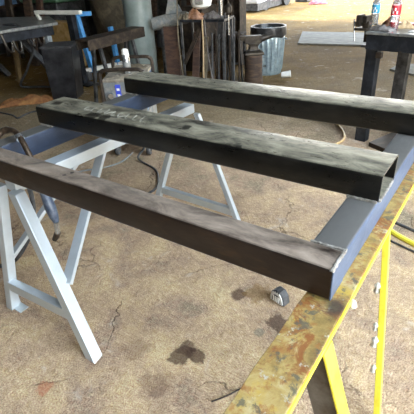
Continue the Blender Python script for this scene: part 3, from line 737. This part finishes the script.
# tan sack / tarp hanging between frame and column
o = obj('tarpaulin', MB().ring_loft([[V((-5.85 + .36 * math.cos(a) * r * (1 + .12 * math.sin(5 * a + z * 3)), 5.1 + .36 * math.sin(a) * r * (1 + .12 * math.sin(5 * a + z * 3)), z)) for a in [2 * math.pi * k / 40 for k in range(40)]] for z, r in ((0, 1.0), (.15, 1.05), (.45, 1.05), (.8, 1.2), (1.3, 1.4), (1.9, 1.3), (2.2, .6))]), M['tan'], None, smooth=True)
tag(o, 'bulky tan tarpaulin bundle standing left of the grey column', 'tarpaulin')
gm = thing('machine', 'green topped machine on a dark cabinet at the back behind the white crossbar', 'machine', (-7.4, 5.0, 0))
obj('housing', MB().box(-8.0, -6.85, 4.6, 5.4, 1.0, 1.5), M['green'], gm, bevel=.05)
obj('cabinet', MB().box(-7.9, -6.95, 4.65, 5.35, 0, 1.0), M['dark'], gm, bevel=.02)
o = obj('storage_crate', MB().box(-6.75, -6.1, 4.15, 4.4, 0, .75), M['ypaint'], None, bevel=.01)
tag(o, 'ochre yellow crate in front of the green machine', 'crate')

# ------------------------------------------------------------------ pipe with lug behind the column
pl = thing('lug_fitting', 'grey steel pipe with a pierced triangular lug beside the round column', 'pipe fitting', (-3.7, 4.1, .5))
ld_ = V((.83, .55, 0)).normalized()
c0 = V((-4.02, 3.95, .80))
obj('pipe', MB().tube([c0, c0 + ld_ * .2 + V((0, 0, .03)), c0 + ld_ * .45 + V((0, 0, .06))], [.085, .09, .075], 20), M['weldergrey'], pl, smooth=True)
k = c0 + ld_ * .30
obj('lug', MB().prism([k + ld_ * -.12 + V((0, 0, .08)), k + ld_ * .16 + V((0, 0, .08)), k + ld_ * .07 + V((0, 0, .24)), k + ld_ * .02 + V((0, 0, .44)), k + ld_ * -.02 + V((0, 0, .44))], V((-.55, .83, 0)) * .03), M['weldergrey'], pl, bevel=.004)
obj('end_ball', MB().lathe(c0 + ld_ * .45 + V((0, 0, -.02)), [(.02, 0), (.06, .02), (.085, .06), (.085, .10), (.06, .145), (.02, .165)], 20), M['weldergrey'], pl, smooth=True)
obj('stand', MB().cyl((c0.x + .1, c0.y + .07, 0), (c0.x + .1, c0.y + .07, .74), .03), M['dark'], pl, smooth=True)
obj('hole', MB().cyl(k + ld_ * .11 + V((.066, -.10, .06)), k + ld_ * .11 + V((.05, -.078, .06)), .022), M['dark'], pl)

# ------------------------------------------------------------------ rack with offcuts
rk = thing('steel_rack', 'dark steel rack holding upright offcuts, bars and boards beside the anvil', 'rack', (-3.1, 3.9, 0))
ru = V((.97, .25, 0)).normalized(); rv = V((-.25, .97, 0)).normalized(); rc = V((-3.50, 3.72, 0))
def rp(a, b, z): return rc + ru * a + rv * b + V((0, 0, z))
def rbox(mb, a0, a1, b0, b1, z0, z1):
    return mb.hexa([rp(a0, b0, z0), rp(a1, b0, z0), rp(a1, b1, z0), rp(a0, b1, z0)], [rp(a0, b0, z1), rp(a1, b0, z1), rp(a1, b1, z1), rp(a0, b1, z1)])
obj('shelf', rbox(MB(), .12, .72, 0, .42, .86, .89), M['black_steel'], rk, bevel=.003)
for a0, b0 in ((.12, 0), (.68, 0), (.12, .38), (.68, .38)):
    obj('post', rbox(MB(), a0, a0 + .026, b0, b0 + .026, 0, .86), M['dark'], rk)
obj('rail', rbox(MB(), .12, .72, 0, .03, .05, .08), M['dark'], rk)
obj('brace', MB().bar(rp(.14, .01, .35), rp(.42, .01, .84), .02, .05, rv), M['dark_rust'], rk)
obj('brace', MB().bar(rp(.16, .36, .2), rp(.66, .36, .80), .02, .05, rv), M['dark'], rk)
offs = [(-.10, .2, .82, 'redbrown', 'wide'), (.20, .10, .72, 'redbrown', 'n'), (.34, .07, .66, 'tan', 'n'), (.47, .05, .7, 'brownwood', 'n'), (.60, .05, .74, 'redbrown', 'n')]
labs = ['wide red brown board leaning at the left of the steel rack', 'short red brown board leaning in the rack beside the wide one',
        'tan timber offcut standing in the middle of the steel rack', 'narrow weathered plank standing in the steel rack', 'narrow red brown strip at the right of the steel rack']
for (a0, w, h, m, _), lb in zip(offs, labs):
    mb = rbox(MB(), a0, a0 + w, -.05, -.02, 0.0, h)
    if a0 > .1: mb = MB(); mb.hexa([rp(a0, .05, 0), rp(a0 + w, .05, 0), rp(a0 + w, .08, 0), rp(a0, .08, 0)], [rp(a0 + .03, .18, h), rp(a0 + w + .02, .18, h), rp(a0 + w + .02, .21, h), rp(a0 + .03, .21, h)])
    tag(obj('board', mb, M[m], None, bevel=.003), lb, 'board', 'boards in the steel rack')
o = obj('air_hose', MB().tube(smooth_path([rp(.17, -.08, 2.0), rp(.15, -.09, 1.2), rp(.13, -.1, .8), rp(.14, -.1, .4), rp(.18, -.12, .02)]), .008, 8), M['tan'], None, smooth=True)
tag(o, 'thin beige line hanging down the left of the steel rack', 'hose')
o = obj('rope', MB().tube(smooth_path([rp(.44, -.03, .9), rp(.44, -.04, .6), rp(.43, -.05, .3), rp(.42, -.05, .01)]), .010, 8), M['rope'], None, smooth=True)
tag(o, 'beige rope hanging straight down in front of the steel rack', 'rope')
o = obj('rope', MB().tube(smooth_path([rp(.47, -.03, .9), rp(.50, -.04, .5), rp(.55, -.06, .2), rp(.60, -.1, .01)]), .007, 8), M['brown'], None, smooth=True)
tag(o, 'thin brown cord curving down the front of the steel rack', 'rope')
gs = [(.70, .95), (.76, .8), (.82, .9), (.66, .8), (.52, .72), (.57, .76), (.61, .7), (.88, .75)]
for k2, (a0, h) in enumerate(gs):
    o = obj('steel_bar', MB().cyl(rp(a0, .02 + .05 * (k2 % 2), 0), rp(a0 - .01, .12, h), .013, n=8), M['dark_rust' if k2 % 2 else 'dark'], None, smooth=True)
    tag(o, 'thin dark round bar standing upright at the right of the steel rack', 'steel bar', 'round bars beside the rack')
hk = thing('stool', 'low dark steel stool frame between the rack and the anvil', 'stool', rp(.69, .6, 0))
for a0, b0 in ((.62, .5), (.76, .5), (.62, .7), (.76, .7)):
    obj('leg', MB().bar(rp(a0 + (a0 - .69) * .6, b0, 0), rp(a0, b0, .62), .022, .022), M['dark'], hk)
obj('seat', rbox(MB(), .60, .80, .48, .74, .62, .645), M['dark_rust'], hk, bevel=.004)
obj('rail', rbox(MB(), .62, .78, .49, .51, .25, .27), M['dark'], hk)
ch = thing('hoist_hook', 'polished steel hook rod hanging at the right of the steel rack', 'hook', rp(.80, -.08, .7))
obj('rod', MB().cyl(rp(.80, -.08, .72), rp(.80, -.08, .95), .011, n=12), M['chrome'], ch, smooth=True)
obj('chain', MB().tube([rp(.80, -.08, .95), rp(.80, -.08, 1.6), rp(.80, -.08, 4.99)], .012, 8), M['dark_rust'], ch, smooth=True)
for zz, rr in ((.97, .045),):
    obj('block', MB().lathe(rp(.80, -.08, zz), [(.01, 0), (rr, .01), (rr, .07), (.02, .1)], 16), M['iron'], ch, smooth=True)
# things on the rack's shelf
rag('glove', rp(.30, .12, .89), .12, .08, .13, M['orange'], 31, 'orange leather glove heap on top of the steel rack', 'glove')
rag('rag', rp(.16, .1, .89), .07, .07, .10, M['tan'], 32, 'tan rag at the left end of the rack shelf', 'rag')
rag('rag', rp(.50, .14, .89), .10, .08, .12, M['brown'], 33, 'brown rag on the right half of the rack shelf', 'rag')
hm = thing('welding_helmet', 'white rounded face shield lying on top of the gloves on the rack', 'helmet', rp(.36, .2, 1.02))
obj('shell', MB().lathe(rp(.36, .18, 1.0), [(.06, 0), (.12, .03), (.14, .09), (.125, .15), (.07, .2), (.01, .215)], 24), M['paper'], hm, smooth=True)
obj('visor', MB().obox(rp(.385, .045, 1.09), ru, (0, 0, 1), (.05, .03, .012), 0), M['weldergrey'], hm, bevel=.004)
o = obj('scrap_tray', rbox(MB(), .08, .92, -.32, -.10, 0, .03), M['steeltop'], None, bevel=.004)
tag(o, 'pale flat scrap plate on the floor in front of the steel rack', 'steel plate')

# dark racking along the left wall, with shelves and stored stock
def shelving(x, y, L, H, name, lab, seed, deep=.5):
    t = thing(name, lab, 'shelving', (x, y, 0)); rnd = random.Random(seed)
    for i in range(int(L / 1.2) + 1):
        for s in (0, deep):
            obj('post', MB().box(x + s, x + s + .06, y + i * 1.2, y + i * 1.2 + .06, 0, H), M['dark_rust'], t)
    for z in (.35, .95, 1.55, 2.15):
        if z < H: obj('shelf', MB().box(x, x + deep + .06, y, y + int(L / 1.2) * 1.2 + .06, z, z + .04), M['brownwood'], t)
    return t
shelving(-8.6, 3.2, 2.5, 2.4, 'storage_rack', 'tall dark storage rack against the left wall behind the welding table', 4)
rnd = random.Random(12)
cols = ['brownwood', 'redbrown', 'dark_rust', 'tan', 'dusty', 'green', 'welderblue', 'lightwood', 'dark', 'white']
words = {'brownwood': 'weathered brown', 'redbrown': 'red brown', 'dark_rust': 'rusty dark', 'tan': 'tan', 'dusty': 'dusty grey', 'green': 'green', 'welderblue': 'blue', 'lightwood': 'pale wooden', 'dark': 'black', 'white': 'white'}
for (yb, Lr) in ((3.3, 2.3),):
    for z, wd_ in ((.39, 'bottom'), (.99, 'second'), (1.59, 'third')):
        y = yb
        while y < yb + Lr - .35:
            w = rnd.uniform(.22, .45); h = rnd.uniform(.18, .42); m = rnd.choice(cols)
            o = obj('storage_box', MB().box(-8.55, -8.12, y, y + w, z, z + h), M[m], None, bevel=.01)
            tag(o, '%s box on the %s shelf of the storage rack by the left wall' % (words[m], wd_), 'box', 'boxes on the storage racks')
            y += w + rnd.uniform(.05, .2)

# timbers and dark stock leaning further back in the left half
lean = [(-7.2, 4.0, 2.3, .2, 'brownwood'), (-7.05, 4.15, 2.2, .14, 'redbrown'), (-7.6, 3.9, 2.3, .16, 'dark_rust'), (-4.95, 5.4, 2.3, .18, 'dark_rust'),
        (-4.7, 5.5, 2.2, .22, 'redbrown'), (-4.2, 5.5, 2.3, .14, 'brownwood'), (-4.0, 5.6, 2.2, .2, 'dark_rust'), (-5.6, 5.5, 2.3, .2, 'brownwood')]
for i, (x, y, h, w, m) in enumerate(lean):
    o = obj('plank', MB().hexa([(x, y, 0), (x + w, y, 0), (x + w, y + .05, 0), (x, y + .05, 0)], [(x + .1, y + .25, h), (x + w + .1, y + .25, h), (x + w + .1, y + .3, h), (x + .1, y + .3, h)]), M[m])
    tag(o, 'dark leaning plank in the stock behind the grey column' if x > -6 else 'dark leaning plank behind the welding table', 'plank', 'planks behind the column' if x > -6 else 'planks behind the welding table')
# stock screen: big dark machine between column and I column
mc = thing('drill_press', 'dark floor standing machine with a chuck arm behind the rack', 'machine', (-3.6, 4.9, 0))
obj('cabinet', MB().box(-4.1, -3.7, 4.7, 5.1, 0, .95), M['dark_rust'], mc, bevel=.02)
obj('column', MB().cyl((-3.85, 4.9, .95), (-3.85, 4.9, 2.2), .07), M['dark'], mc, smooth=True)
obj('head', MB().box(-4.0, -3.3, 4.7, 5.05, 1.15, 1.6), M['iron'], mc, bevel=.04)
obj('spindle', MB().cyl((-3.40, 4.75, .75), (-3.40, 4.75, 1.15), .025), M['chrome'], mc, smooth=True)

# pale trailer parked beyond
tr = thing('trailer', 'pale grey trailer parked outside beyond the steel column', 'trailer', (-8, 14, 0))
q = [(-6.9, 12.3), (-7.1, 15.2), (-9.4, 15.2), (-9.4, 12.1)]
obj('body', MB().hexa([V((x, y, .25)) for x, y in q], [V((x, y, 2.2)) for x, y in q]), M['van'], tr, bevel=.05)
obj('shadow_skirt', MB().hexa([V((x, y, .05)) for x, y in q], [V((x, y, .25)) for x, y in q]), M['dark'], tr)  # dark strip standing for the shadow line under the body
for yy in (13.0, 14.6):
    obj('wheel', MB().lathe((-7.0, yy, .3), [(.05, -.15), (.26, -.15), (.3, -.1), (.3, .05), (.05, .05)], 24, (1, 0, 0)), M['rubber'], tr, smooth=True)
bx = obj('storage_bin', MB().box(-7.1, -6.6, 15.6, 16.2, 0, .9), M['dark'], None, bevel=.03); tag(bx, 'black bin standing outside at the end of the trailer', 'bin')
rag('scrap_heap', (-5.95, 15.0, 0), .32, .2, .22, M['redcloth'], 41, 'small reddish heap on the bright ground outside', 'heap', ang=.3)
o = obj('fuel_can', MB().box(-6.35, -6.2, 15.3, 15.45, 0, .45), M['ypaint'], None, bevel=.03); tag(o, 'small yellow can on the bright ground behind the reddish heap', 'can')

# ------------------------------------------------------------------ camera
cam = bpy.data.cameras.new('camera'); co = bpy.data.objects.new('camera', cam); COL.objects.link(co)
r = V((0.82376443, 0.56441817, -0.05333188)); u = V((-0.24605796, 0.44069094, 0.86327688)); f = V((-0.51075203, 0.69801406, -0.5019051))
m = Matrix((r, u, -f)).transposed().to_4x4(); m.translation = V((0.24521, -0.86457, 1.52)); co.matrix_world = m
cam.sensor_fit = 'HORIZONTAL'; cam.sensor_width = 36; cam.lens = 36 * 422.88 / 414; cam.clip_start = .02
scene.camera = co

# ------------------------------------------------------------------ light: open shed, daylight from the right and the far end
w = bpy.data.worlds.new('daylight'); scene.world = w; w.use_nodes = True
nt = w.node_tree; bg = nt.nodes['Background']
tc = nt.nodes.new('ShaderNodeTexCoord'); sp_ = nt.nodes.new('ShaderNodeSeparateXYZ'); nt.links.new(tc.outputs['Generated'], sp_.inputs[0])
rp_ = nt.nodes.new('ShaderNodeValToRGB'); nt.links.new(sp_.outputs[2], rp_.inputs[0])
rp_.color_ramp.elements[0].position = 0; rp_.color_ramp.elements[0].color = (1, .93, .80, 1)
rp_.color_ramp.elements[1].position = .35; rp_.color_ramp.elements[1].color = (.72, .85, 1, 1)
nt.links.new(rp_.outputs[0], bg.inputs[0]); bg.inputs[1].default_value = 3.0
sun = bpy.data.lights.new('sun', 'SUN'); sun.energy = 2.5; sun.angle = math.radians(3); so = bpy.data.objects.new('sun', sun); COL.objects.link(so)
so.rotation_euler = V((-.5, .15, .85)).to_track_quat('Z', 'Y').to_euler()
vs_ = scene.view_settings; vs_.view_transform = 'Standard'; vs_.look = 'None'; vs_.gamma = 1; vs_.use_curve_mapping = False
vs_.exposure = 2.15
for o in list(bpy.data.objects):
    if '_base' in o: del o['_base']
